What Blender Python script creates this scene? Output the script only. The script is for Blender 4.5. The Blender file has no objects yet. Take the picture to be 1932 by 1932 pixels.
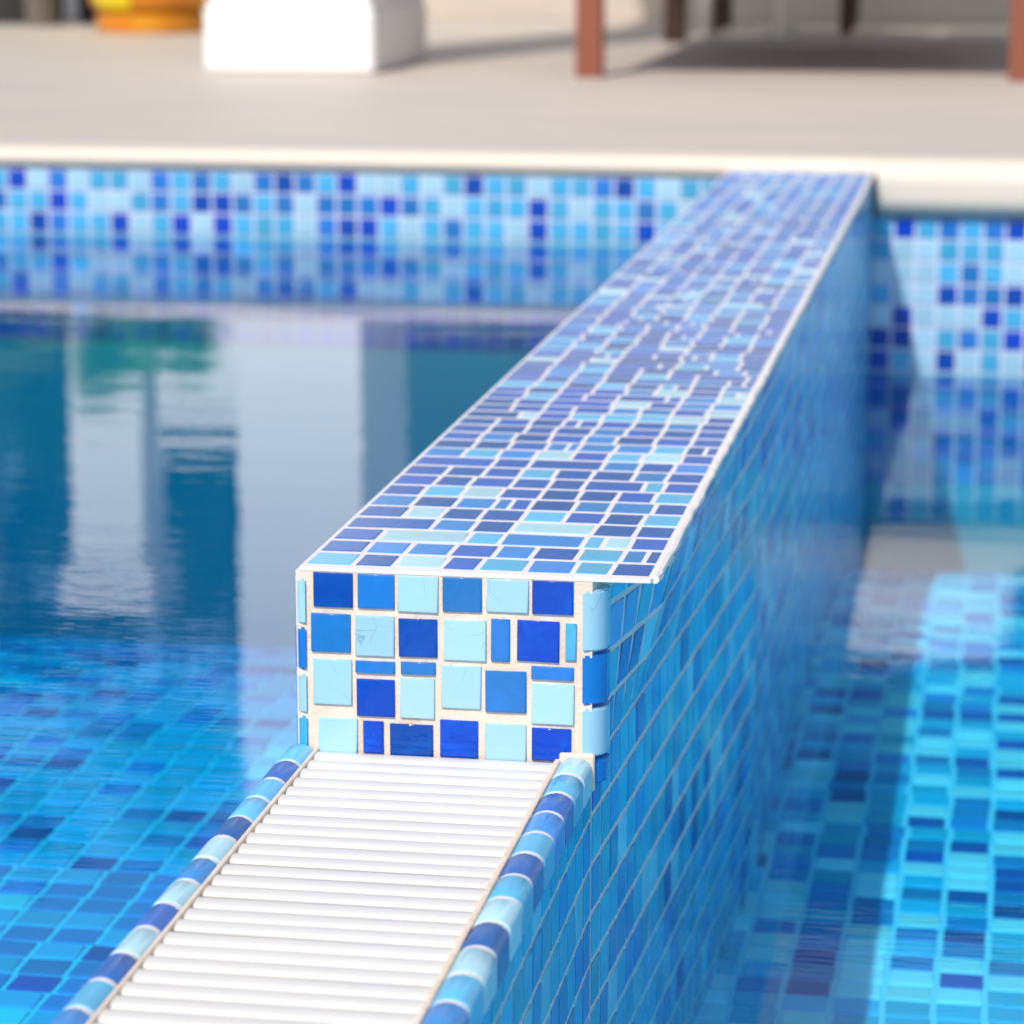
import bpy, bmesh, math, random
from mathutils import Matrix, Vector
random.seed(7)
S = bpy.context.scene
COL = S.collection

# ------------------------------------------------------------------ camera, world, sun, exposure
CAM = Vector((0.3922, -1.5966, 0.4876)); PITCH, YAW = 0.2062, 0.1688
FPX = 5484.4 / 1932.0
cam = bpy.data.cameras.new('camera'); camo = bpy.data.objects.new('camera', cam); COL.objects.link(camo)
fw = Vector((-math.sin(YAW)*math.cos(PITCH), math.cos(YAW)*math.cos(PITCH), -math.sin(PITCH)))
rt = Vector((math.cos(YAW), math.sin(YAW), 0)); up = rt.cross(fw)
camo.matrix_world = Matrix(((rt.x, up.x, -fw.x, CAM.x), (rt.y, up.y, -fw.y, CAM.y), (rt.z, up.z, -fw.z, CAM.z), (0, 0, 0, 1)))
cam.sensor_width = 36; cam.lens = FPX*36; cam.clip_start = 0.02; cam.clip_end = 500
cam.dof.use_dof = True; cam.dof.focus_distance = 1.64; cam.dof.aperture_fstop = 9.5
S.camera = camo

SUN = Vector((0.25, 0.92, -1.0)).normalized()          # direction the light travels
el = math.asin(-SUN.z); rot = math.pi + math.atan2(SUN.x, SUN.y)
w = bpy.data.worlds.new('World'); S.world = w; w.use_nodes = True
nt = w.node_tree; bg = nt.nodes['Background']
sky = nt.nodes.new('ShaderNodeTexSky'); sky.sky_type = 'NISHITA'; sky.sun_disc = False
sky.sun_elevation = el; sky.sun_rotation = rot; sky.air_density = 1.0; sky.dust_density = 1.6
nt.links.new(sky.outputs[0], bg.inputs[0]); bg.inputs[1].default_value = 0.15
sl = bpy.data.lights.new('sun', 'SUN'); sl.energy = 3.2; sl.angle = math.radians(0.6); sl.color = (1, .955, .89)
so = bpy.data.objects.new('sun', sl); COL.objects.link(so)
so.rotation_euler = SUN.to_track_quat('-Z', 'Y').to_euler()
S.view_settings.view_transform = 'Standard'; S.view_settings.look = 'None'
S.view_settings.gamma = 1; S.view_settings.use_curve_mapping = False
S.view_settings.exposure = 0.12
S.cycles.max_bounces = 10; S.cycles.transparent_max_bounces = 16; S.cycles.glossy_bounces = 5
S.cycles.caustics_reflective = False; S.cycles.caustics_refractive = False
S.cycles.sample_clamp_indirect = 6

# ------------------------------------------------------------------ materials
def node(nt, t, **kw):
    n = nt.nodes.new(t)
    for k, v in kw.items(): setattr(n, k, v)
    return n
def mat(name, col, rough=.5, spec=.5, var=0., noise=None, bump=None, metal=0, ior=1.5, coat=0, extra=None):
    """principled; var = per-piece value jitter; noise = (scale, strength, colour2, stretch); bump = (scale, distance)"""
    m = bpy.data.materials.new(name); m.use_nodes = True
    nt = m.node_tree; p = nt.nodes['Principled BSDF']; L = nt.links
    p.inputs['Roughness'].default_value = rough; p.inputs['Metallic'].default_value = metal
    p.inputs['IOR'].default_value = ior; p.inputs['Coat Weight'].default_value = coat; p.inputs['Coat Roughness'].default_value = .03
    p.inputs['Specular IOR Level'].default_value = spec
    c = node(nt, 'ShaderNodeRGB'); c.outputs[0].default_value = (*col, 1); out = c.outputs[0]
    tc = node(nt, 'ShaderNodeTexCoord'); geo = node(nt, 'ShaderNodeNewGeometry')
    if noise:
        sc, st, c2, stretch = noise
        mp = node(nt, 'ShaderNodeMapping'); mp.inputs['Scale'].default_value = stretch
        L.new(geo.outputs['Position'], mp.inputs[0])
        nz = node(nt, 'ShaderNodeTexNoise'); nz.inputs['Scale'].default_value = sc; nz.inputs['Detail'].default_value = 5; nz.inputs['Roughness'].default_value = .62
        L.new(mp.outputs[0], nz.inputs['Vector'])
        mr = node(nt, 'ShaderNodeMapRange'); mr.inputs[1].default_value = .35; mr.inputs[2].default_value = .68; mr.inputs[4].default_value = st
        L.new(nz.outputs[0], mr.inputs[0])
        mx = node(nt, 'ShaderNodeMix', data_type='RGBA'); L.new(mr.outputs[0], mx.inputs[0]); L.new(out, mx.inputs[6]); mx.inputs[7].default_value = (*c2, 1)
        out = mx.outputs[2]
    if extra: out = extra(nt, out, geo, tc)
    if var:
        oi = node(nt, 'ShaderNodeObjectInfo')
        ad = node(nt, 'ShaderNodeMath', operation='ADD'); L.new(oi.outputs['Random'], ad.inputs[0]); L.new(geo.outputs['Random Per Island'], ad.inputs[1])
        fr = node(nt, 'ShaderNodeMath', operation='FRACT'); L.new(ad.outputs[0], fr.inputs[0])
        mr = node(nt, 'ShaderNodeMapRange'); mr.inputs[3].default_value = 1-var; mr.inputs[4].default_value = 1+var; L.new(fr.outputs[0], mr.inputs[0])
        hs = node(nt, 'ShaderNodeHueSaturation'); L.new(out, hs.inputs['Color']); L.new(mr.outputs[0], hs.inputs['Value'])
        mr2 = node(nt, 'ShaderNodeMapRange'); mr2.inputs[3].default_value = .5-var*.06; mr2.inputs[4].default_value = .5; L.new(fr.outputs[0], mr2.inputs[0])
        L.new(mr2.outputs[0], hs.inputs['Hue']); out = hs.outputs[0]
    L.new(out, p.inputs['Base Color'])
    if bump:
        nb = node(nt, 'ShaderNodeTexNoise'); nb.inputs['Scale'].default_value = bump[0]; nb.inputs['Detail'].default_value = 3
        L.new(geo.outputs['Position'], nb.inputs['Vector'])
        b = node(nt, 'ShaderNodeBump'); b.inputs['Strength'].default_value = 1; b.inputs['Distance'].default_value = bump[1]
        L.new(nb.outputs[0], b.inputs['Height']); L.new(b.outputs[0], p.inputs['Normal'])
    return m

def cracks(nt, out, geo, tc):
    """hairline crazing in the pale glass"""
    L = nt.links
    nz = node(nt, 'ShaderNodeTexNoise'); nz.inputs['Scale'].default_value = 60; L.new(geo.outputs['Position'], nz.inputs['Vector'])
    mixv = node(nt, 'ShaderNodeVectorMath', operation='MULTIPLY_ADD'); L.new(nz.outputs['Color'], mixv.inputs[0])
    mixv.inputs[1].default_value = (.012, .012, .012); L.new(geo.outputs['Position'], mixv.inputs[2])
    vo = node(nt, 'ShaderNodeTexVoronoi', feature='DISTANCE_TO_EDGE'); vo.inputs['Scale'].default_value = 38; L.new(mixv.outputs[0], vo.inputs['Vector'])
    mr = node(nt, 'ShaderNodeMapRange'); mr.inputs[1].default_value = 0; mr.inputs[2].default_value = .011; mr.inputs[3].default_value = 1; mr.inputs[4].default_value = 0
    L.new(vo.outputs['Distance'], mr.inputs[0])
    n2 = node(nt, 'ShaderNodeTexNoise'); n2.inputs['Scale'].default_value = 34; L.new(geo.outputs['Position'], n2.inputs['Vector'])
    m2 = node(nt, 'ShaderNodeMapRange'); m2.inputs[1].default_value = .5; m2.inputs[2].default_value = .62; m2.inputs[4].default_value = .5; L.new(n2.outputs[0], m2.inputs[0])
    mu = node(nt, 'ShaderNodeMath', operation='MULTIPLY'); L.new(mr.outputs[0], mu.inputs[0]); L.new(m2.outputs[0], mu.inputs[1])
    mx = node(nt, 'ShaderNodeMix', data_type='RGBA'); L.new(mu.outputs[0], mx.inputs[0]); L.new(out, mx.inputs[6]); mx.inputs[7].default_value = (.06, .2, .3, 1)
    return mx.outputs[2]
def reflect_swirl(c2):  # reflections painted into the tiles as lighter swirls
    def f(nt, out, geo, tc):
        """lighter swirls inside each piece: reflections put into the glass colour"""
        L = nt.links
        nz = node(nt, 'ShaderNodeTexNoise'); nz.inputs['Scale'].default_value = 45; nz.inputs['Detail'].default_value = 2; nz.inputs['Distortion'].default_value = 1.4
        L.new(geo.outputs['Position'], nz.inputs['Vector'])
        mr = node(nt, 'ShaderNodeMapRange'); mr.inputs[1].default_value = .45; mr.inputs[2].default_value = .75; mr.inputs[4].default_value = .75; L.new(nz.outputs[0], mr.inputs[0])
        mx = node(nt, 'ShaderNodeMix', data_type='RGBA'); L.new(mr.outputs[0], mx.inputs[0]); L.new(out, mx.inputs[6]); mx.inputs[7].default_value = (*c2, 1)
        return mx.outputs[2]
    return f
NAVY = mat('navy_glass', (.002, .042, .40), .08, .25, .22, extra=reflect_swirl((.003, .075, .52)), bump=(160, .00025))
ROYAL = mat('royal_glass', (.008, .145, .50), .09, .5, .16, extra=reflect_swirl((.014, .165, .62)), bump=(160, .0002))
AZURE = mat('azure_glass', (.05, .34, .62), .09, .5, .16, extra=reflect_swirl((.06, .42, .72)), bump=(160, .0002))
PALE = mat('pale_glass', (.33, .56, .72), .09, .5, .10, extra=cracks, bump=(160, .0002))
GLASS = [NAVY, ROYAL, AZURE, PALE]
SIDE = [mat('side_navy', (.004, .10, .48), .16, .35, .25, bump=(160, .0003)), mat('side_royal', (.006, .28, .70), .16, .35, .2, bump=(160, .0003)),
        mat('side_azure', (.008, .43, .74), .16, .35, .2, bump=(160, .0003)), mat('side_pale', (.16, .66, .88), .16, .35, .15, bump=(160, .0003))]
FLOORG = [mat('floor_navy', (.004, .075, .40), .2, .3, .25), mat('floor_royal', (.006, .21, .60), .2, .3, .22),
          mat('floor_azure', (.010, .41, .75), .2, .3, .18), mat('floor_pale', (.34, .70, .90), .2, .3, .15)]
FGROUT = mat('floor_grout', (.22, .66, .90), .85, .2, noise=(12, .4, (.16, .58, .86), (1, 1, 1)))
# top and rim ceramic: rougher, with the reflected lavender sheen put into the colour
CER = [mat('sheen_navy', (.035, .125, .47), .30, .6, .25, noise=(60, .5, (.07, .13, .42), (1, 1, 1)), bump=(160, .0003)),
       mat('sheen_royal', (.05, .25, .66), .30, .6, .18, noise=(60, .5, (.09, .25, .56), (1, 1, 1)), bump=(160, .0003)),
       mat('sheen_azure', (.12, .48, .78), .30, .6, .15, noise=(60, .5, (.18, .47, .70), (1, 1, 1)), bump=(160, .0003)),
       mat('sheen_pale', (.42, .68, .78), .30, .6, .10, noise=(60, .5, (.50, .74, .82), (1, 1, 1)), bump=(160, .0003))]
GROUT = mat('cream_grout', (.81, .68, .56), .85, .3, noise=(55, .6, (.62, .45, .32), (1, 1, .45)), bump=(500, .0006))
WGROUT = mat('white_grout', (.76, .715, .68), .85, .3, noise=(60, .4, (.68, .62, .58), (1, 1, 1)), bump=(500, .0005))
PLASTER = mat('pool_plaster', (.014, .30, .40), .8, .2, noise=(4, .4, (.012, .26, .38), (1, 1, 1)))
POOLGROUT = mat('pool_grout', (.68, .70, .80), .8, .3, noise=(12, .4, (.52, .60, .70), (1, 1, 1)))
SLAT = mat('white_plastic', (.68, .65, .60), .42, .35, .02, noise=(14, .35, (.62, .605, .575), (1, 5, 1)), bump=(220, .00015))
GAPSHADE = mat('gap_shade_grime', (.26, .23, .20), .9, .2)  # groove shade and grime between slats, put into one dark colour
STONE = mat('deck_stone', (.585, .505, .425), .55, .35, noise=(2.2, .75, (.48, .43, .395), (1, 2.2, 1)), bump=(60, .0012))
COPING = mat('coping_stone', (.70, .61, .50), .6, .35, noise=(5, .35, (.70, .61, .50), (1, 1, 1)), bump=(90, .0008))
WHITE = mat('white_paint', (.84, .83, .81), .65, .3, noise=(2.5, .25, (.74, .73, .70), (1, 1, 1)), bump=(40, .001))
TERRA = mat('terracotta_wood', (.25, .075, .04), .45, .4, noise=(9, .5, (.20, .06, .03), (8, 8, .6)), bump=(120, .0004))
SHADEWOOD = mat('shaded_wood', (.055, .022, .012), .45, .4, noise=(9, .5, (.035, .015, .01), (8, 8, .6)))  # dark tone of the shaded rear and chair legs, put into the colour
METAL = mat('brushed_metal', (.62, .58, .55), .35, .5, metal=.85)
CHARCOAL = mat('charcoal_glaze', (.035, .032, .03), .5, .4)
ORANGE = mat('orange_glaze', (.62, .20, .01), .22, .5, noise=(7, .6, (.75, .42, .01), (1, 1, .5)))
YELLOW = mat('patch_yellow', (.80, .62, .01), .22, .5)
SOIL = mat('soil', (.05, .035, .025), .95, .1)
LEAF = mat('palm_leaf', (.12, .46, .06), .4, .4, .2)
YLEAF = mat('yellow_palm_leaf', (.22, .30, .03), .4, .4, .3)
DLEAF = mat('dark_leaf', (.035, .085, .025), .5, .3, .45)
BARK = mat('bark', (.11, .08, .055), .9, .1)
for m_, c_ in ((LEAF, (.20, .62, .05)), (YLEAF, (.55, .62, .05)), (DLEAF, (.06, .14, .03))):
    nt_ = m_.node_tree; o_ = nt_.nodes['Material Output']; p_ = nt_.nodes['Principled BSDF']; t_ = node(nt_, 'ShaderNodeBsdfTranslucent'); t_.inputs[0].default_value = (*c_, 1)
    x_ = node(nt_, 'ShaderNodeMixShader'); x_.inputs[0].default_value = .55; nt_.links.new(p_.outputs[0], x_.inputs[1]); nt_.links.new(t_.outputs[0], x_.inputs[2]); nt_.links.new(x_.outputs[0], o_.inputs[0])
WINGLASS = mat('window_glass', (.015, .022, .028), .04, .6)
FRAME = mat('window_frame', (.16, .13, .11), .5, .3)
FABRIC = mat('cream_fabric', (.78, .76, .72), .9, .1)

def water_mat(name, tint, rip, sig, ior=1.34):
    m = bpy.data.materials.new(name); m.use_nodes = True; nt = m.node_tree; nt.nodes.clear(); L = nt.links
    o = node(nt, 'ShaderNodeOutputMaterial'); mx = node(nt, 'ShaderNodeMixShader'); tr = node(nt, 'ShaderNodeBsdfTransparent'); gl = node(nt, 'ShaderNodeBsdfGlossy')
    tr.inputs[0].default_value = (*tint, 1); gl.inputs['Roughness'].default_value = .015; gl.inputs['Color'].default_value = (1, 1, 1, 1)
    geo = node(nt, 'ShaderNodeNewGeometry'); h = None
    for sc, amp, st in rip:
        mp = node(nt, 'ShaderNodeMapping'); mp.inputs['Scale'].default_value = st; mp.inputs['Rotation'].default_value = (0, 0, .12); L.new(geo.outputs['Position'], mp.inputs[0])
        nz = node(nt, 'ShaderNodeTexNoise'); nz.inputs['Scale'].default_value = sc; nz.inputs['Detail'].default_value = 2; nz.inputs['Roughness'].default_value = .4; L.new(mp.outputs[0], nz.inputs['Vector'])
        mu = node(nt, 'ShaderNodeMath', operation='MULTIPLY_ADD'); L.new(nz.outputs[0], mu.inputs[0]); mu.inputs[1].default_value = amp
        if h: L.new(h, mu.inputs[2])
        else: mu.inputs[2].default_value = 0
        h = mu.outputs[0]
    b = node(nt, 'ShaderNodeBump'); b.inputs['Strength'].default_value = 1; b.inputs['Distance'].default_value = 1; L.new(h, b.inputs['Height'])
    fr = node(nt, 'ShaderNodeFresnel'); bk = node(nt, 'ShaderNodeMapRange'); bk.inputs[3].default_value = ior; bk.inputs[4].default_value = 1/ior    # no total reflection for light leaving the unbent water
    L.new(geo.outputs['Backfacing'], bk.inputs[0]); L.new(bk.outputs[0], fr.inputs['IOR']); L.new(b.outputs[0], fr.inputs['Normal']); L.new(b.outputs[0], gl.inputs['Normal'])
    va = node(nt, 'ShaderNodeVolumeAbsorption'); k = max(sig); va.inputs['Density'].default_value = k; va.inputs['Color'].default_value = (*[1-q/k for q in sig], 1)
    L.new(va.outputs[0], o.inputs['Volume'])
    L.new(fr.outputs[0], mx.inputs[0]); L.new(tr.outputs[0], mx.inputs[1]); L.new(gl.outputs[0], mx.inputs[2]); L.new(mx.outputs[0], o.inputs[0])
    return m
WATER_UP = water_mat('upper_water', (1, 1, 1), [(4, .0007, (1, 2.2, 1)), (16, .00010, (1, 3, 1)), (45, .00006, (1, 4, 1))], (7.0, .26, .09), 1.40)
WATER_LOW = water_mat('lower_water', (1, 1, 1), [(5, .0006, (1, 2.2, 1)), (40, .00009, (1, 4, 1))], (2.2, .09, .01))

# ------------------------------------------------------------------ helpers
def link(o, parent=None):
    COL.objects.link(o)
    if parent: o.parent = parent
    return o
def tag(o, label=None, cat=None, group=None, kind=None):
    for k, v in (('label', label), ('category', cat), ('group', group), ('kind', kind)):
        if v: o[k] = v
    return o
def empty(name, loc, label, cat, group=None, rz=0):
    o = bpy.data.objects.new(name, None); o.location = loc; o.rotation_euler = (0, 0, rz); o.empty_display_size = .05
    return tag(link(o), label, cat, group)
def fin(name, bm, m, parent=None, smooth=False, off=None):
    """bmesh given in world metres (or local to the parent when off is None) -> one object"""
    me = bpy.data.meshes.new(name)
    if off is not None: bmesh.ops.translate(bm, verts=bm.verts, vec=-Vector(off))
    bmesh.ops.recalc_face_normals(bm, faces=bm.faces)
    bm.to_mesh(me); bm.free(); me.materials.append(m)
    if smooth:
        for p in me.polygons: p.use_smooth = True
        me.set_sharp_from_angle(angle=math.radians(40))
    return link(bpy.data.objects.new(name, me), parent)
def box(bm, x0, x1, y0, y1, z0, z1, bev=0, seg=2):
    r = bmesh.ops.create_cube(bm, size=1)
    vs = r['verts']
    for v in vs: v.co = ((x0+x1)/2 + v.co.x*(x1-x0), (y0+y1)/2 + v.co.y*(y1-y0), (z0+z1)/2 + v.co.z*(z1-z0))
    if bev:
        es = list({e for v in vs for e in v.link_edges})
        bmesh.ops.bevel(bm, geom=es, offset=bev, segments=seg, affect='EDGES', profile=.5)
def prism(bm, prof, axis, a0, a1):
    """closed 2-D profile extruded along 'x' or 'y' (profile is (other, z)) or 'z' (profile is (x, y))"""
    def P(u, v, a): return (a, u, v) if axis == 'x' else (u, a, v) if axis == 'y' else (u, v, a)
    A = [bm.verts.new(P(u, v, a0)) for u, v in prof]; B = [bm.verts.new(P(u, v, a1)) for u, v in prof]
    n = len(prof)
    for i in range(n): bm.faces.new((A[i], A[(i+1) % n], B[(i+1) % n], B[i]))
    bm.faces.new(A); bm.faces.new(B[::-1])
def lathe(bm, prof, n=28, c=(0, 0)):
    rings = []
    for r, z in prof: rings.append([bm.verts.new((c[0]+r*math.cos(2*math.pi*i/n), c[1]+r*math.sin(2*math.pi*i/n), z)) for i in range(n)])
    for a, b in zip(rings, rings[1:]):
        for i in range(n): bm.faces.new((a[i], a[(i+1) % n], b[(i+1) % n], b[i]))
    bm.faces.new(rings[0][::-1]); bm.faces.new(rings[-1])
def tube(bm, pts, rads, n=8):
    rings = []
    for k, p in enumerate(pts):
        p = Vector(p); d = (Vector(pts[min(k+1, len(pts)-1)]) - Vector(pts[max(k-1, 0)])).normalized()
        a = d.orthogonal().normalized(); b = d.cross(a)
        rings.append([bm.verts.new(p + (a*math.cos(2*math.pi*i/n)+b*math.sin(2*math.pi*i/n))*rads[k]) for i in range(n)])
    for a, b in zip(rings, rings[1:]):
        for i in range(n): bm.faces.new((a[i], a[(i+1) % n], b[(i+1) % n], b[i]))
    bm.faces.new(rings[0][::-1]); bm.faces.new(rings[-1])

# tiles: a unit pillow of 26 triangles, shared per colour
_R = [(.5, 0), (.5, .6), (.484, .9), (.455, 1.)]
TV = [(sx*r, sy*r, z) for r, z in _R for sx, sy in ((-1, -1), (1, -1), (1, 1), (-1, 1))]
TF = [(4*k+i, 4*k+(i+1) % 4, 4*k+4+(i+1) % 4, 4*k+4+i) for k in range(3) for i in range(4)] + [(12, 13, 14, 15)]
def tile_mesh(name, m):
    me = bpy.data.meshes.new(name); me.from_pydata(TV, [], TF); me.materials.append(m)
    for p in me.polygons: p.use_smooth = p.index >= 4 and p.index < 12
    return me
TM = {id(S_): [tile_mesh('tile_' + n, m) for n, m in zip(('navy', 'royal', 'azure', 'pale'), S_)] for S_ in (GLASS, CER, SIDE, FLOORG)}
def project(p):
    d = p - CAM; z = d.dot(fw)
    if z < .05: return None
    return (.5 + d.dot(rt)/z*FPX, .5 - d.dot(up)/z*FPX, z)
def shown(M):
    """rough picture area of a tile, 0 when out of frame"""
    q = [project(M @ Vector((x, y, 1))) for x, y in ((-.5, -.5), (.5, -.5), (.5, .5), (-.5, .5))]
    if any(a is None for a in q): return 0
    cx = sum(a[0] for a in q)/4; cy = sum(a[1] for a in q)/4
    if not (-.02 < cx < 1.02 and -.02 < cy < 1.02): return 0
    return abs(sum(q[i][0]*q[(i+1) % 4][1]-q[(i+1) % 4][0]*q[i][1] for i in range(4)))/2
def frame_tile(o, u, v, n, cu, cv, su, sv, th, tilt=.006, twist=.008):
    """matrix of a tile centred at (cu, cv) of the plane o + u*cu + v*cv"""
    g = random.gauss
    n2 = (n + u*g(0, tilt) + v*g(0, tilt)).normalized()
    u2 = (u + v*g(0, twist)); u2 = (u2 - n2*u2.dot(n2)).normalized(); v2 = n2.cross(u2)
    c = o + u*cu + v*cv
    M = Matrix(((u2.x*su, v2.x*sv, n2.x*th, c.x), (u2.y*su, v2.y*sv, n2.y*th, c.y), (u2.z*su, v2.z*sv, n2.z*th, c.z), (0, 0, 0, 1)))
    return M
def lay(tiles, name, parent, limit=290, floor_area=2.2e-6, mats=GLASS):
    """tiles = [(matrix, colour)]; the largest ones as parts, the rest as one piece of stuff"""
    off = Matrix.Translation(-parent.matrix_basis.translation)
    sc = sorted(((shown(M), i) for i, (M, c) in enumerate(tiles)), reverse=True)
    own = {i for a, i in sc[:limit] if a > floor_area}
    V, F, MI = [], [], []
    for i, (M, c) in enumerate(tiles):
        if i in own:
            o = bpy.data.objects.new(name, TM[id(mats)][c]); link(o, parent); o.matrix_local = off @ M
        else:
            b = len(V); N = off @ M
            V += [tuple(N @ Vector(t)) for t in TV]; F += [tuple(b+k for k in f) for f in TF]; MI += [c]*len(TF)
    if V:
        me = bpy.data.meshes.new(name + '_field'); me.from_pydata(V, [], F)
        for m in mats: me.materials.append(m)
        me.polygons.foreach_set('material_index', MI); me.update()
        tag(link(bpy.data.objects.new(name + '_field', me), parent), kind='stuff')
def pick(wts):
    return random.choices(range(4), wts)[0]
X, Y, Z = Vector((1, 0, 0)), Vector((0, 1, 0)), Vector((0, 0, 1))

# ------------------------------------------------------------------ measures (metres)
LEN = 2.6086                     # the raised wall runs from y=0 back to y=LEN
TOP = .1138; XR = .2036; XF = .170; SPL = .70
WUP, WLOW = .0045, -.170         # the two water levels
FUP, FLOW = -.26, -.315          # the two pool floors
DECK = .125; WB = -1.6

# ------------------------------------------------------------------ ground, water
bm = bmesh.new()
box(bm, -60, 60, LEN+.085, 120, -.9, DECK); box(bm, -60, -8, -60, LEN+.25, -.9, DECK); box(bm, 8, 60, -60, LEN+.25, -.9, DECK); box(bm, -8, 8, -60, -6, -.9, DECK)
tag(fin('deck', bm, STONE), 'pale beige stone paving around the pools', kind='structure')
for x0, x1, z, m, lab in ((-8, -.008, WUP, WATER_UP, 'brim full blue water of the upper pool'), (.16, 8, WLOW, WATER_LOW, 'clear blue water of the lower pool')):
    bm = bmesh.new(); box(bm, x0, x1, -6.05, LEN+.05, -1.55, z)
    tag(fin('water', bm, m), lab, kind='structure')

LEDGE = .18       # the upper ledge bends down into the deep end
def floor(x0, x1, z, tx0, tx1, wts, lab, y1=LEN, yb=.9):
    zy = lambda y: z - (LEDGE*max(0, y-yb)**2 if y1 < LEN else 0)
    bm = bmesh.new(); ys = [-6, -1] + [.5+(y1-.5)*i/30 for i in range(31)]
    prism(bm, [(y, zy(y)) for y in ys] + [(y1, -1.9), (-6, -1.9)], 'x', x0, x1)
    root = fin('pool_floor', bm, FGROUT)
    tag(root, lab, kind='structure')
    p, q = .0375, .0325; T = []
    for j in range(int((y1+.58)/q)):
        sh = random.gauss(0, .0012); y = -.6+(j+.5)*q; V_ = Vector((0, .002, zy(y+.001)-zy(y-.001))).normalized(); N_ = X.cross(V_)
        for i in range(int((tx1-tx0)/p)):
            T.append((frame_tile(Vector((tx0, -.6+(j+.5)*q, zy(-.6+(j+.5)*q))), X, V_, N_, (i+.5)*p+sh, 0, p*.86, q*.82, .0022), pick(wts)))
    lay(T, 'tile', root, mats=FLOORG)
floor(-8, -.012, FUP, -1.9, -.014, (.09, .36, .53, .02), 'blue mosaic floor under the upper pool', 1.75, .84)
bm = bmesh.new(); box(bm, -8, -.012, 1.7505, LEN, -1.9, -1.5); tag(fin('pool_floor', bm, PLASTER), 'plain deep floor of the upper pool beyond the shallow ledge', kind='structure')
floor(.166, 8, FLOW, .172, 1.25, (.13, .24, .33, .30), 'blue mosaic floor under the lower pool', 2.2, 1.6)
bm = bmesh.new(); box(bm, .166, 8, 2.2005, LEN, -1.9, -1.5); tag(fin('pool_floor', bm, PLASTER), 'plain deep floor of the lower pool beyond the shallow ledge', kind='structure')

# ------------------------------------------------------------------ far pool walls and their coping
def pool_wall(x0, x1, tx0, tx1, z0, z1, wts, lab, zt=None):
    root = empty('pool_wall', ((tx0+tx1)/2, LEN, z0), lab, 'pool wall')
    off = root.location
    bm = bmesh.new(); box(bm, x0, x1, LEN-.002, LEN+.083, z0, z1)
    fin('wall_body', bm, POOLGROUT, root, off=off)
    if zt is not None:
        bm = bmesh.new(); box(bm, x0+.001, x1-.001, LEN-.006, LEN-.0021, z0+.001, zt-.004); fin('plaster', bm, PLASTER, root, off=off)
        z0 = zt
        DK = [(frame_tile(Vector((tx0, LEN-.0065, zt-.006)), X, Z, -Y, (i+.5)*.0318, -(j+.5)*.0318, .0272, .0272, .0022, .0025, .012), pick((.96, .04, 0, 0))) for j in range(5) for i in range(int((tx1-tx0)/.0318))]  # dark band added below the waterline to darken the reflection there
        lay(DK, 'added_dark_tile', root, mats=FLOORG)
    p = .0318; T = []; o = Vector((tx0, LEN-.002, z1))
    for j in range(int((z1-z0)/p)):
        for i in range(int((tx1-tx0)/p)):
            T.append((frame_tile(o, X, Z, -Y, (i+.5)*p, -(j+.5)*p, p*.86, p*.86, .0025, .012), pick(wts)))
    lay(T, 'tile', root)
pool_wall(-8, -.008, -2.4, -.01, -1.6, .0985, (.18, .17, .45, .20), 'mosaic wall between the upper pool water and the thin white deck edge', .0985-3*.0318-.0001)
pool_wall(XR-.01, 8, .2, 1.45, WB, .048, (.20, .10, .38, .32), 'tall mosaic wall below the thick cream coping of the lower pool', .048-7*.0318-.0001)
def coping(x0, x1, z0, yf, r, lab):
    prof = [(LEN+.0845, DECK+.004), (LEN+.0845, z0)]
    h = DECK+.004-z0; k = min(r, h/2)
    prof += [(yf+k-k*math.sin(a), z0+k-k*math.cos(a)) for a in [i*math.pi/2/6 for i in range(7)]]
    prof += [(yf+k-k*math.cos(a), DECK+.004-k+k*math.sin(a)) for a in [i*math.pi/2/6 for i in range(7)]]
    out = []
    for q in prof:
        if not out or (abs(q[0]-out[-1][0])+abs(q[1]-out[-1][1])) > 1e-5: out.append(q)
    bm = bmesh.new(); prism(bm, out, 'x', x0, x1)
    tag(fin('pool_coping', bm, COPING), lab, 'coping')
coping(-8, XR+.0035, .1, LEN-.012, .014, 'thin white rounded deck edge above the upper pool')
coping(XR+.004, 8, .0495, LEN-.03, .03, 'thick cream rounded coping above the lower pool')

# ------------------------------------------------------------------ the dividing wall
wall = empty('dividing_wall', (.09, 0, FLOW), 'raised dividing wall clad in blue mosaic tiles running back to the deck', 'wall')
WO = Vector(wall.location)
def xs(y, z):        # lower-pool face of the wall: splayed below, flaring out to the full width at the top
    b = .1664+(XR-.003-.1664)*min(1, y/SPL); t = max(b, .1664+(XR-.003-.1664)*min(1, y/.15)); return b if z <= 0 else b+(t-b)*min(1, z/(TOP-.004))
bm = bmesh.new(); zs = [WB, -.6, 0, .03, .06, .09, TOP-.0038]; ys = [0, .05, .1, .15, .2, .3, .4, .5, .6, SPL, LEN-.0135]
R_ = [[bm.verts.new((xs(y, z), y, z)) for z in zs] for y in ys]; L_ = [[bm.verts.new((-.007, y, z)) for z in zs] for y in ys]
for i in range(len(ys)-1):
    for j in range(len(zs)-1):
        bm.faces.new((R_[i][j], R_[i+1][j], R_[i+1][j+1], R_[i][j+1])); bm.faces.new((L_[i][j], L_[i][j+1], L_[i+1][j+1], L_[i+1][j]))
    bm.faces.new((R_[i][-1], R_[i+1][-1], L_[i+1][-1], L_[i][-1]))
for k in (0, -1):
    for j in range(len(zs)-1): bm.faces.new((L_[k][j], R_[k][j], R_[k][j+1], L_[k][j+1]))
fin('wall_core', bm, WGROUT, wall, off=WO)
bm = bmesh.new(); box(bm, -.0068, .1668, -.0010, .004, -.005, TOP-.0040); fin('front_bed', bm, GROUT, wall, off=WO)
bm = bmesh.new()      # thin top bed, overhanging the splay
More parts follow.
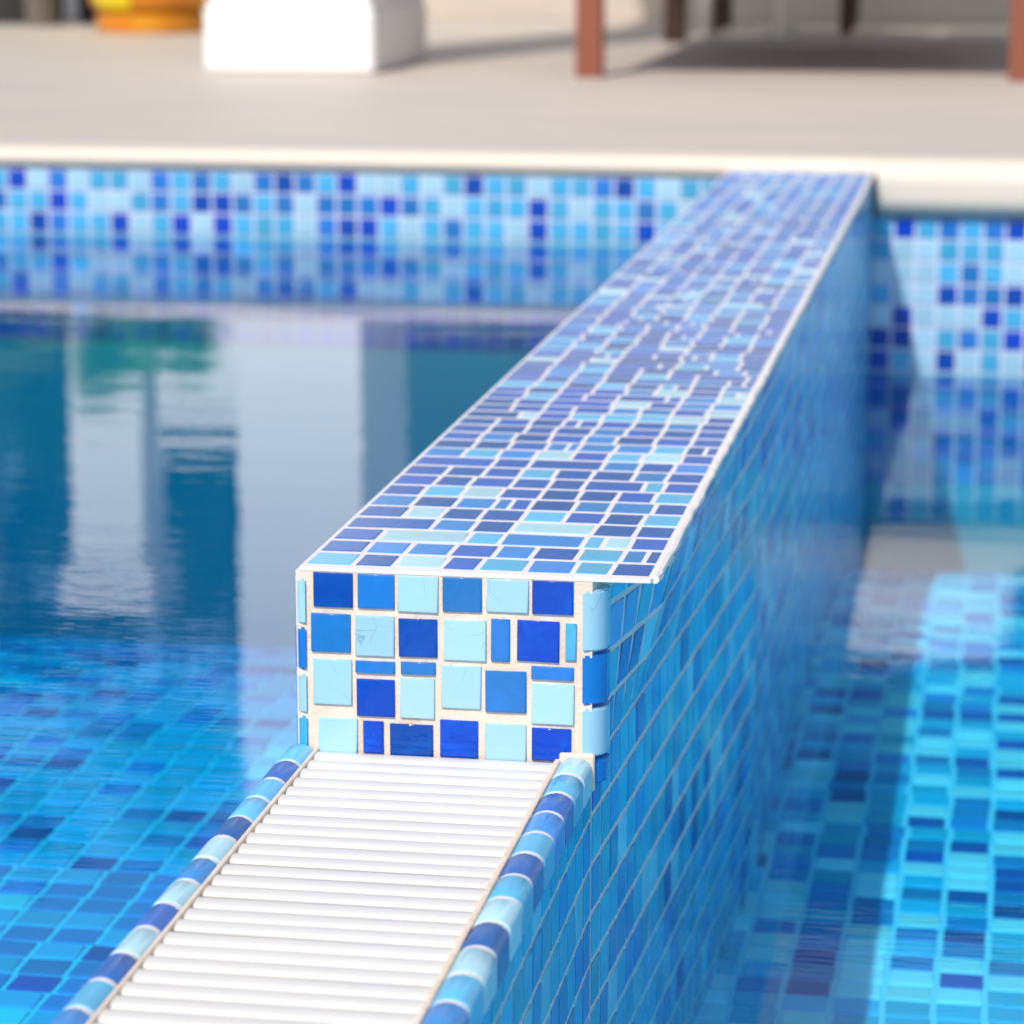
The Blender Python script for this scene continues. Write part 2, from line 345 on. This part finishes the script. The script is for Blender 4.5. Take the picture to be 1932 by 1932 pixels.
prism(bm, [(-.0045, -.0012), (.162, -.0012), (XR-.004, .0005), (XR-.0015, .004), (XR-.0015, LEN-.0130), (-.0045, LEN-.0130)], 'z', TOP-.0037, TOP-.0012)
fin('top_bed', bm, WGROUT, wall, off=WO)
bm = bmesh.new()      # uneven bead of grout along the right-hand edge
pts, rads = [], []
for k in range(200):
    y = .003 + k*(LEN-.03)/199
    pts.append((XR-.001+random.gauss(0, .00045), y, TOP-.0022+random.gauss(0, .0004))); rads.append(.0017+random.random()*.0012)
tube(bm, pts, rads, 7); fin('grout_edge', bm, WGROUT, wall, True, off=WO)

# front face, every piece measured on the face itself: x0, z_top, x1, z_bottom in 0.1 mm steps
def face(q):
    x0, y0, x1, y1 = q; xm = (x0+x1)/2
    fx = lambda x: (x-129)*1.248e-4
    fz = lambda y, x: (1382-(y-.04*(x-129)))*1.2643e-4
    return fx(x0), fx(x1), fz(y1, xm), fz(y0, xm)
D_, M_, A_, P_ = 0, 1, 2, 3
FT = [((160,482,345,680),D_),((370,492,542,687),M_),((558,505,748,704),P_),((770,512,952,702),M_),((975,508,1170,705),P_),((1188,524,1378,714),D_),
 ((146,712,333,892),M_),((356,722,540,912),P_),((562,737,743,915),D_),((775,741,972,932),P_),((996,737,1083,934),M_),((1118,745,1313,935),D_),((1343,758,1392,930),A_),
 ((153,926,337,1142),P_),((355,936,542,992),M_),((360,1022,540,1198),D_),((571,940,734,998),M_),((567,1016,729,1206),P_),((762,956,948,1158),P_),((969,981,1160,1175),M_),((1184,960,1380,1020),M_),((1184,1040,1383,1230),P_),
 ((175,1206,360,1378),P_),((389,1221,485,1373),D_),((517,1235,720,1385),D_),((755,1215,933,1390),D_),((966,1230,1160,1404),P_),((1187,1250,1370,1402),D_)]
T = []
for q, c in FT:
    x0, x1, z0, z1 = face(q); z1 = min(z1, TOP-.0042)
    T.append((frame_tile(Vector((0, -.0009, 0)), X, Z, -Y, (x0+x1)/2, (z0+z1)/2, x1-x0, z1-z0, .0021, .005, .006), c))
lay(T, 'front_tile', wall)
# quarter-round corner pieces at both ends of the face
def corner(xa, xb, z0, z1, m, y0=.0):
    bm = bmesh.new(); r = abs(xb-xa); s = 1 if xb > xa else -1
    prof = [(xa, y0-.003)] + [(xa + s*r*math.sin(a), y0-.003 + r*(1-math.cos(a))) for a in [i*math.pi/2/6 for i in range(1, 7)]] + [(xa+s*r, y0+.020), (xa, y0+.020)]
    prism(bm, prof, 'z', z0, z1); bmesh.ops.bevel(bm, geom=[e for e in bm.edges if abs(e.verts[0].co.z-e.verts[1].co.z) < 1e-6], offset=.0012, segments=2, affect='EDGES')
    fin('corner_tile', bm, m, wall, True, off=WO)
for (za, zb), m in zip(((.0785, .1055), (.051, .0765), (.025, .0485), (-.001, .023)), (PALE, ROYAL, PALE, AZURE)): corner(0-.001, -.0085, za, zb, m)
for (za, zb), m in zip(((.069, .1045), (.0375, .0665), (.0065, .035), (-.010, .004)), (PALE, ROYAL, PALE, ROYAL)): corner(.1615, .1745, za, zb, m)

# top tiles
T = []; yr = [0.];
while yr[-1] < LEN-.045: yr.append(yr[-1] + .0345 - .0125*min(1, max(0, (yr[-1]-.25)/.7)))
nrow = len(yr)-1; o = Vector((0, .0035, TOP-.0017)); NC = 8; pc = (XR-.002)/NC
for j in range(nrow):
    edges = [-.0035]; yc = (yr[j]+yr[j+1])/2; pr = yr[j+1]-yr[j]
    for i in range(1, NC):
        edges.append(i*pc + random.gauss(0, .0011) + (pc*.45 if random.random() < .05 else 0))
    edges.append(XR-.004); edges.sort(); i = 0
    while i < NC:
        k = 2 if (random.random() < .05 and i+2 <= NC) else 1
        a, b = edges[i], edges[i+k]; i += k
        if b-a < .008: continue
        c = pick((.54, .24, .13, .09))
        if b-a > .02 and random.random() < .04:            # a piece cut in two
            s = a + (b-a)*random.uniform(.4, .65)
            T.append((frame_tile(o, X, Y, Z, (a+s)/2, yc, s-a-.0032, pr-.0064, .0010, .003), pick((.5, .3, .15, .05))))
            a = s
        T.append((frame_tile(o, X, Y, Z, (a+b)/2, yc, b-a-.0034, pr-.0062-abs(random.gauss(0, .0009)), .0011, .003, .012), c))
lay(T, 'top_tile', wall, mats=CER)
# tiles on the lower-pool side: splayed length, then the straight length
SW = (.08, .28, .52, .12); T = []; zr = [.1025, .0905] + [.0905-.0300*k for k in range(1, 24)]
def side(o, d, n, length, z_hi, T):
    p = .030; cnt = max(1, int(round(length/p))); p = length/cnt
    for j in range(len(zr)-1):
        if zr[j] > z_hi+1e-6: continue
        for i in range(cnt):
            T.append((frame_tile(o, d, Z, n, (i+.5)*p, (zr[j]+zr[j+1])/2, p-.0050, zr[j]-zr[j+1]-.0042, .0009, .006, .010), pick(SW)))
d = (Vector((XR-.003, SPL, 0))-Vector((.1664, 0, 0))); dl = d.length; d.normalize()
cnt = 24; p = SPL/cnt
for j in range(len(zr)-1):
    for i in range(cnt):
        y, z = (i+.5)*p, (zr[j]+zr[j+1])/2; P = lambda a, b: Vector((xs(a, b), a, b)); e = .002
        u = (P(y+e, z)-P(y-e, z)).normalized(); v = (P(y, z+e)-P(y, z-e)).normalized()
        T.append((frame_tile(P(y, z), u, v, u.cross(v).normalized(), 0, 0, p-.0050, zr[j]-zr[j+1]-.0042, .0009, .006, .010), pick(SW)))
side(Vector((XR-.003, SPL, 0)), Y, X, LEN-.006-SPL, 1, T)
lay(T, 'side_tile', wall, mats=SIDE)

# ------------------------------------------------------------------ overflow channel with its tiled rim
ch = empty('overflow_channel', (.078, -.4, FLOW), 'low channel wall rimmed with rounded blue and pale tiles in front of the raised block', 'channel')
CO = Vector(ch.location); Y0 = -.72
bm = bmesh.new(); prism(bm, [(-.012, FLOW), (.1662, FLOW), (.1662, -.008), (.1475, -.008), (.1475, -.030), (.0045, -.030), (.0045, -.008), (-.012, -.008)], 'y', Y0, -.0005)
fin('channel_body', bm, WGROUT, ch, off=CO)
def rim_profile(cx, hw, zt, out, inn, shrink):
    hw -= shrink; zt -= shrink; P = []
    for i in range(11):
        a = math.pi*i/10; P.append((cx - hw*math.cos(a), (zt+.004)*math.sin(a)-.004))
    P[0] = (P[0][0], -.004); 
    return [(cx-hw, out if out < inn else inn)] + P + [(cx+hw, inn if out < inn else out)]
RIMS = []
for cx, hw, zl, zr_, cols in ((-.0045, .0088, -.012, -.006, (2, 0, 2, 2, 0, 3, 1, 3, 0, 3, 0, 2, 1, 3, 0, 2, 3, 1, 3, 2)), (.1578, .0098, -.006, -.014, (3, 2, 0, 1, 2, 0, 2, 3, 0, 3, 2, 1, 3, 0, 2, 3, 1, 0, 2, 3))):
    bm = bmesh.new(); hw2 = hw-.0006
    prof = [(cx-hw2, zl)] + [(cx-hw2*math.cos(math.pi*i/10), .0065*math.sin(math.pi*i/10)+.0) for i in range(11)] + [(cx+hw2, zr_)]
    prism(bm, prof, 'y', Y0, -.0045); fin('rim_grout', bm, WGROUT, ch, False, off=CO)
    p = .0352; y = -.004; ms = {}
    for c in cols:
        ln = p-.0040-random.random()*.0008
        bm = bmesh.new()
        prof = [(cx-hw, zl)] + [(cx-hw*math.cos(math.pi*i/10), .0070*math.sin(math.pi*i/10)+random.gauss(0, .00012)) for i in range(11)] + [(cx+hw, zr_)]
        prism(bm, prof, 'y', y-ln, y)
        bmesh.ops.bevel(bm, geom=[e for e in bm.edges if abs(e.verts[0].co.y-e.verts[1].co.y) < 1e-6 and (e.verts[0].co.z > -.004 or e.verts[1].co.z > -.004)], offset=.0006, segments=1, affect='EDGES')
        me_o = fin('rim_tile', bm, CER[c], ch, True, off=CO)
        y -= p
T = []
side(Vector((.1662, Y0, 0)), Y, X, -Y0-.002, -.0280+.0001, T)
for i in range(24): T.append((frame_tile(Vector((.1662, Y0, 0)), Y, Z, X, (i+.5)*.0299, -.0205, .0252, .0145, .0009, .006, .01), pick(SW)))
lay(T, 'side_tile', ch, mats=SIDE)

gr = empty('overflow_grating', (.076, -.35, .0010), 'white ribbed plastic grating lying in the overflow channel', 'grating')
GO = Vector(gr.location); bm = bmesh.new(); hw, ht, N = .0075, .0036, 12
prof = [(-hw, -.008), (-hw, -.001)] + [(-hw+ (hw*2)*(.5-.5*math.cos(math.pi*i/N)), -.001 + ht*math.sin(math.pi*i/N)**.55) for i in range(1, N)] + [(hw, -.001), (hw, -.008)]
prism(bm, prof, 'x', -.0712, .0712)
bmesh.ops.bevel(bm, geom=[e for e in bm.edges if abs(e.verts[0].co.x-e.verts[1].co.x) < 1e-6 and max(e.verts[0].co.z, e.verts[1].co.z) > -.001], offset=.0012, segments=2, affect='EDGES')
sm = None
for k in range(41):
    y = -.0105 - k*.0171
    if sm is None:
        so_ = fin('slat', bm, SLAT, gr, True); sm = so_.data
    else: so_ = link(bpy.data.objects.new('slat', sm), gr)
    so_.location = Vector((.076+random.gauss(0, .0003), y+random.gauss(0, .0002), .0010+random.gauss(0, .0002)))-GO
    so_.rotation_euler = (0, 0, random.gauss(0, .0018))
bm = bmesh.new()
box(bm, .0052, .1468, Y0, -.003, -.0200, .0014)  # added dark sheet that draws shade and grime lines between the slats
fin('gap_sheet', bm, GAPSHADE, gr, off=GO)

# ------------------------------------------------------------------ porch, pillars, low wall
def pillar(x0, x1, y0, y1, shaft, top, lab, g='white pillars'):
    r = empty('pillar', ((x0+x1)/2, (y0+y1)/2, DECK), lab, 'pillar', g)
    hx, hy = (x1-x0)/2, (y1-y0)/2
    bm = bmesh.new(); box(bm, -hx, hx, -hy, hy, 0, .14, .012, 3); fin('plinth', bm, WHITE, r)
    bm = bmesh.new(); s = shaft/2; k = hx-s
    for i, (za, zb, a) in enumerate(((.1405, .158, .85), (.1585, .172, .66), (.1725, .19, .45), (.1905, .205, .25))):
        box(bm, -s-k*a, s+k*a, -hy+k*(1-a), hy-k*(1-a), za, zb, .004)
    fin('base_moulding', bm, WHITE, r)
    bm = bmesh.new(); box(bm, -s, s, -hy+k, hy-k, .2055, top-.16, .006); fin('shaft', bm, WHITE, r)
    bm = bmesh.new(); box(bm, -s-.03, s+.03, -hy+k-.03, hy-k+.03, top-.1595, top-.08, .004); box(bm, -hx, hx, -hy, hy, top-.0795, top, .004); fin('capital', bm, WHITE, r)
    return r
pillar(-1.361, -.978, 4.655, 5.25, .292, 2.9, 'white square pillar on a wide plinth beside the orange pot')
pillar(2.35, 2.733, 4.655, 5.25, .292, 2.9, 'white porch pillar standing out of frame to the right of the daybed')
pillar(-2.72, -2.38, 7.55, 7.9, .25, 1.72, 'white garden pillar behind the charcoal pots')
lw = empty('low_wall', (-1.9, 7.78, DECK), 'low white garden wall running from the garden pillar to the house', 'garden wall')
bm = bmesh.new(); box(bm, -2.4, -1.955, 7.68, 7.86, DECK, 1.22); fin('wall_body', bm, WHITE, lw, off=lw.location)
bm = bmesh.new(); box(bm, -2.38, -1.955, 7.65, 7.89, 1.2205, 1.28, .006); fin('wall_cap', bm, WHITE, lw, off=lw.location)
ho = empty('house', (3.2, 8.2, DECK), 'white house with dark windows behind a flat roofed porch', 'house'); HO = Vector(ho.location)
bm = bmesh.new(); box(bm, -1.95, 8.5, 7.75, 8.05, DECK, .82); box(bm, -1.95, -1.86, 7.75, 8.05, .82, 2.6)
for a, b in ((.72, 1.0), (2.7, 3.0), (4.7, 5.0), (6.7, 8.5)): box(bm, a, b, 7.75, 8.05, .82, 2.6)
box(bm, -1.95, 8.5, 7.75, 8.05, 2.6, 3.03)
fin('wall', bm, WHITE, ho, off=HO)
bm = bmesh.new(); box(bm, -1.9, 8.45, 7.725, 7.749, DECK, .26, .004); fin('skirting', bm, STONE, ho, off=HO)
bm = bmesh.new(); box(bm, -1.5, 8.6, 4.62, 8.4, 3.031, 3.27, .01); fin('roof', bm, WHITE, ho, off=HO)
bm = bmesh.new(); box(bm, -1.36, 8.5, 4.70, 5.2, 2.902, 3.03); fin('beam', bm, WHITE, ho, off=HO)
for a, b in ((-1.86, .72), (1.0, 2.7), (3.0, 4.7), (5.0, 6.7)):
    bm = bmesh.new(); t = .06
    box(bm, a, b, 7.79, 7.86, .82, .82+t); box(bm, a, b, 7.79, 7.86, 2.6-t, 2.6); box(bm, a, a+t, 7.79, 7.86, .82+t, 2.6-t); box(bm, b-t, b, 7.79, 7.86, .82+t, 2.6-t)
    box(bm, (a+b)/2-t/2, (a+b)/2+t/2, 7.79, 7.86, .82+t, 2.6-t)
    f = fin('window', bm, FRAME, ho, off=HO)
    for c in (0, 1):
        bm = bmesh.new(); xa = a+t if c == 0 else (a+b)/2+t/2; box(bm, xa, xa+(b-a)/2-1.5*t, 7.82, 7.83, .82+t, 2.6-t); fin('pane', bm, WINGLASS, f, off=HO)
    for c in f.children: c.location = (0, 0, 0)

# ------------------------------------------------------------------ table, chair, stool
tb = empty('daybed', (-.05, 5.4, DECK), 'long low daybed frame on square terracotta wood legs', 'daybed'); TO = Vector(tb.location)
for x in (-.527, .384):
    for y in (4.60, 6.20):
        bm = bmesh.new(); box(bm, x, x+.056, y, y+.056, DECK, DECK+.40, .003); fin('leg', bm, TERRA if y < 5 else SHADEWOOD, tb, off=TO)  # rear legs darker: shade under the daybed put into the wood colour
bm = bmesh.new()
for x in (-.520, .391): box(bm, x, x+.04, 4.657, 6.199, DECK+.30, DECK+.398)
for y in (4.607, 6.207): box(bm, -.4705, .3835, y, y+.04, DECK+.30, DECK+.398)
fin('apron', bm, TERRA, tb, off=TO)
for k in range(9):
    bm = bmesh.new(); y = 4.56+k*.193; box(bm, -.56, .47, y, y+(.186 if k != 7 else .15), DECK+.4005, DECK+.43, .004); fin('board', bm, TERRA, tb, off=TO)
chr_ = empty('dining_chair', (-.27, 7.06, DECK), 'dark wooden chair behind the daybed', 'chair'); KO = Vector(chr_.location)
for x in (-.48, -.10):
    for y in (6.87, 7.21):
        bm = bmesh.new(); box(bm, x, x+.038, y, y+.038, DECK, DECK+(.43 if y < 7 else .95), .003); fin('leg', bm, SHADEWOOD, chr_, off=KO)
bm = bmesh.new(); box(bm, -.485, -.057, 6.85, 7.20, DECK+.431, DECK+.46, .006); fin('seat', bm, SHADEWOOD, chr_, off=KO)
for z in (.62, .74, .86):
    bm = bmesh.new(); box(bm, -.4415, -.1005, 7.218, 7.240, DECK+z, DECK+z+.06, .004); fin('back_rail', bm, SHADEWOOD, chr_, off=KO)
st = empty('metal_stool', (-.31, 6.55, DECK), 'pale metal stool leg beside the dark table leg', 'stool'); SO = Vector(st.location)
st['label'] = 'pale round legged metal stool beside the dark rear table leg'
for k in range(3):
    a = math.pi + k*2*math.pi/3; cx, cy = -.31+.145*math.cos(a), 6.62+.145*math.sin(a)
    bm = bmesh.new(); lathe(bm, [(.021, DECK), (.021, DECK+.02), (.016, DECK+.024), (.016, DECK+.375)], 14, (cx, cy)); fin('leg', bm, METAL, st, True, off=SO)
bm = bmesh.new(); lathe(bm, [(.17, DECK+.3752), (.18, DECK+.38), (.18, DECK+.395), (.17, DECK+.399)], 28, (-.31, 6.62)); fin('seat', bm, METAL, st, off=SO)

# ------------------------------------------------------------------ pots and plants
pot = empty('plant_pot', (-2.07, 6.65, DECK), 'orange glazed, yellow patched bowl pot on a round base', 'pot'); PO = Vector(pot.location)
bm = bmesh.new(); lathe(bm, [(.155, 0), (.163, .01), (.163, .05), (.15, .058)], 32); fin('base', bm, ORANGE, pot, True)
bm = bmesh.new(); lathe(bm, [(.135, .0582), (.172, .072), (.205, .14), (.225, .26), (.22, .33), (.235, .345), (.235, .365), (.21, .365), (.205, .33)], 32); fin('bowl', bm, ORANGE, pot, True)
bm = bmesh.new(); lathe(bm, [(.20, .329), (.2, .34)], 28); fin('soil', bm, SOIL, pot)
bm = bmesh.new()      # yellow patch on the side facing the pool
N = 8; Ra = []
for r, z in ((.137, .0585), (.174, .0722), (.190, .105), (.207, .14), (.214, .2), (.227, .26)):
    Ra.append([bm.verts.new((r*1.008*math.cos(a), r*1.008*math.sin(a), z)) for a in [math.radians(226 + i*40/N) for i in range(N+1)]])
for a, b in zip(Ra, Ra[1:]):
    for i in range(N): bm.faces.new((a[i], a[i+1], b[i+1], b[i]))
fin('yellow_patch', bm, YELLOW, pot, True)

palm = empty('palm_plant', (-2.12, 6.65, DECK+.34), 'small palm with arching green fronds growing in the orange pot', 'plant')
def frond(az, lean, ln, m):
    bm = bmesh.new(); pts = []; n = 14
    for k in range(n+1):
        t = k/n; r = ln*(math.sin(lean)*t + .30*t*t); z = ln*(math.cos(lean)*t - .42*t*t*math.sin(lean+.3))
        pts.append(Vector((r*math.cos(az), r*math.sin(az), z)))
    tube(bm, pts, [.007*(1-.8*k/n)+.001 for k in range(n+1)], 5)
    sd = Vector((-math.sin(az), math.cos(az), 0))
    for k in range(3, n*3):
        t = k/(n*3); i = min(int(t*n), n-1); p = pts[i].lerp(pts[i+1], t*n-i); d = (pts[i+1]-pts[i]).normalized()
        for s in (-1, 1):
            L_ = .27*math.sin(math.pi*min(1, t*.8+.15))*ln*1.25; q = (sd*s + d*.8 + Z*-.15 + Vector((random.gauss(0, .08),)*3)).normalized(); wv = d*.022
            a = bm.verts.new(p-wv*.6); b = bm.verts.new(p+wv*.6); c = bm.verts.new(p+q*L_*.5+wv*.8+Z*.008); e = bm.verts.new(p+q*L_); f = bm.verts.new(p+q*L_*.5-wv*.8+Z*.008)
            bm.faces.new((a, b, c, f)); bm.faces.new((f, c, e))
    fin('frond', bm, m, palm)
for k, (az, le, ln) in enumerate(((3.0, .75, .70), (3.7, .45, .62), (4.5, .22, .60), (5.3, .45, .60), (6.1, .70, .66), (.9, .5, .5), (2.1, .5, .5))): frond(az, le, ln, YLEAF if k in (1, 5) else LEAF)

for x, y, r, h, lab in ((-2.52, 6.99, .058, .20, 'small narrow charcoal pot in front of the dark pots'), (-2.66, 7.22, .15, .36, 'wide charcoal pot at the far left edge'), (-2.42, 7.28, .085, .30, 'charcoal pot behind the narrow one beside the garden pillar')):
    o = empty('plant_pot', (x, y, DECK), lab, 'pot', 'charcoal pots by the garden wall')
    bm = bmesh.new(); lathe(bm, [(r*.8, 0), (r*.84, .01), (r, h-.03), (r*1.06, h-.025), (r*1.06, h), (r*.9, h), (r*.88, h-.03)], 24); fin('body', bm, CHARCOAL if r != .058 else FRAME, o, True)
    bm = bmesh.new(); lathe(bm, [(r*.86, h-.035), (r*.86, h-.028)], 20); fin('soil', bm, SOIL, o)

def leafy(name, x, y, h, r, n, z0, lab, cat, g, m=DLEAF):
    t = empty(name, (x, y, DECK), lab, cat, g)
    bm = bmesh.new(); tube(bm, [(0, 0, 0), (.03, .02, h*.3), (-.02, .05, h*.62)], [.07*h/2.5, .055*h/2.5, .02], 7)
    for k in range(5):
        a = k*1.3; tube(bm, [(0, 0, h*(.25+.06*k)), (r*.4*math.cos(a), r*.4*math.sin(a), h*(.45+.06*k)), (r*.7*math.cos(a), r*.7*math.sin(a), h*(.6+.06*k))], [.03, .02, .008], 5)
    fin('trunk', bm, BARK, t)
    V, F = [], []
    cl = [(random.gauss(0, r*.45), random.gauss(0, r*.45), z0+(h-z0)*random.betavariate(1.6, 1.5), r*random.uniform(.22, .42)) for _ in range(26)]
    for _ in range(n):
        cx, cy, cz, cr = random.choice(cl)
        d = Vector((random.gauss(0, 1), random.gauss(0, 1), random.gauss(0, .8))).normalized()*cr*random.random()**.4
        p = Vector((cx, cy, cz))+d; a = Vector((random.gauss(0, 1), random.gauss(0, 1), random.gauss(0, .6))).normalized(); b = a.orthogonal().normalized(); s = random.uniform(.05, .09)
        k = len(V); V += [tuple(p-a*s), tuple(p+b*s*.4), tuple(p+a*s), tuple(p-b*s*.4)]; F.append((k, k+1, k+2, k+3))
    me = bpy.data.meshes.new('crown'); me.from_pydata(V, [], F); me.materials.append(m); link(bpy.data.objects.new('crown', me), t)
for i, (x, y, h, r, lab) in enumerate(((-3.35, 8.6, 2.3, .75, 'dense dark shrub just left of the garden pillar'), (-2.2, 8.9, 2.1, .75, 'dense dark shrub behind the low garden wall'), (-1.35, 9.2, 2.6, .7, 'tall dark shrub between the low wall and the house'), (-4.6, 8.4, 2.7, .9, 'large dark shrub at the far left of the garden'), (-2.9, 10.2, 3.6, 1.1, 'tall tree rising behind the shrubs'))):
    leafy('garden_shrub', x, y, h, r, 3600, .1, lab, 'shrub', 'shrubs behind the garden wall')

bm = bmesh.new(); box(bm, .1482, .1690, -.0044, -.0006, -.014, .0090, .0018, 3); fin('grout_dab', bm, GROUT, ch, off=CO)

for x0, x1 in ((.0036, .0064), (.1456, .1492)):
    bm = bmesh.new(); box(bm, x0, x1, Y0, -.0012, -.008, .0048, .0011); fin('grout_fillet', bm, GROUT, ch, off=CO)

bm = bmesh.new(); box(bm, -.53, .44, 4.60, 6.22, DECK+.4305, DECK+.60, .045, 4)
tag(fin('mattress', bm, FABRIC, None, True), 'thick cream mattress lying on the daybed frame', 'mattress')
for x, g in ((-.28, .0), (.20, .05)):
    bm = bmesh.new(); box(bm, x-.22, x+.22, -.07, .07, 0, .40, .05, 4)
    bmesh.ops.rotate(bm, verts=bm.verts, matrix=Matrix.Rotation(-.28, 3, 'X')); bmesh.ops.translate(bm, verts=bm.verts, vec=(0, 6.0+g, DECK+.62))
    tag(fin('cushion', bm, FABRIC, None, True), 'cream cushion leaning at the far end of the mattress, ' + ('nearer the pillar' if x < 0 else 'farther from the pillar'), 'cushion', 'cushions on the mattress')
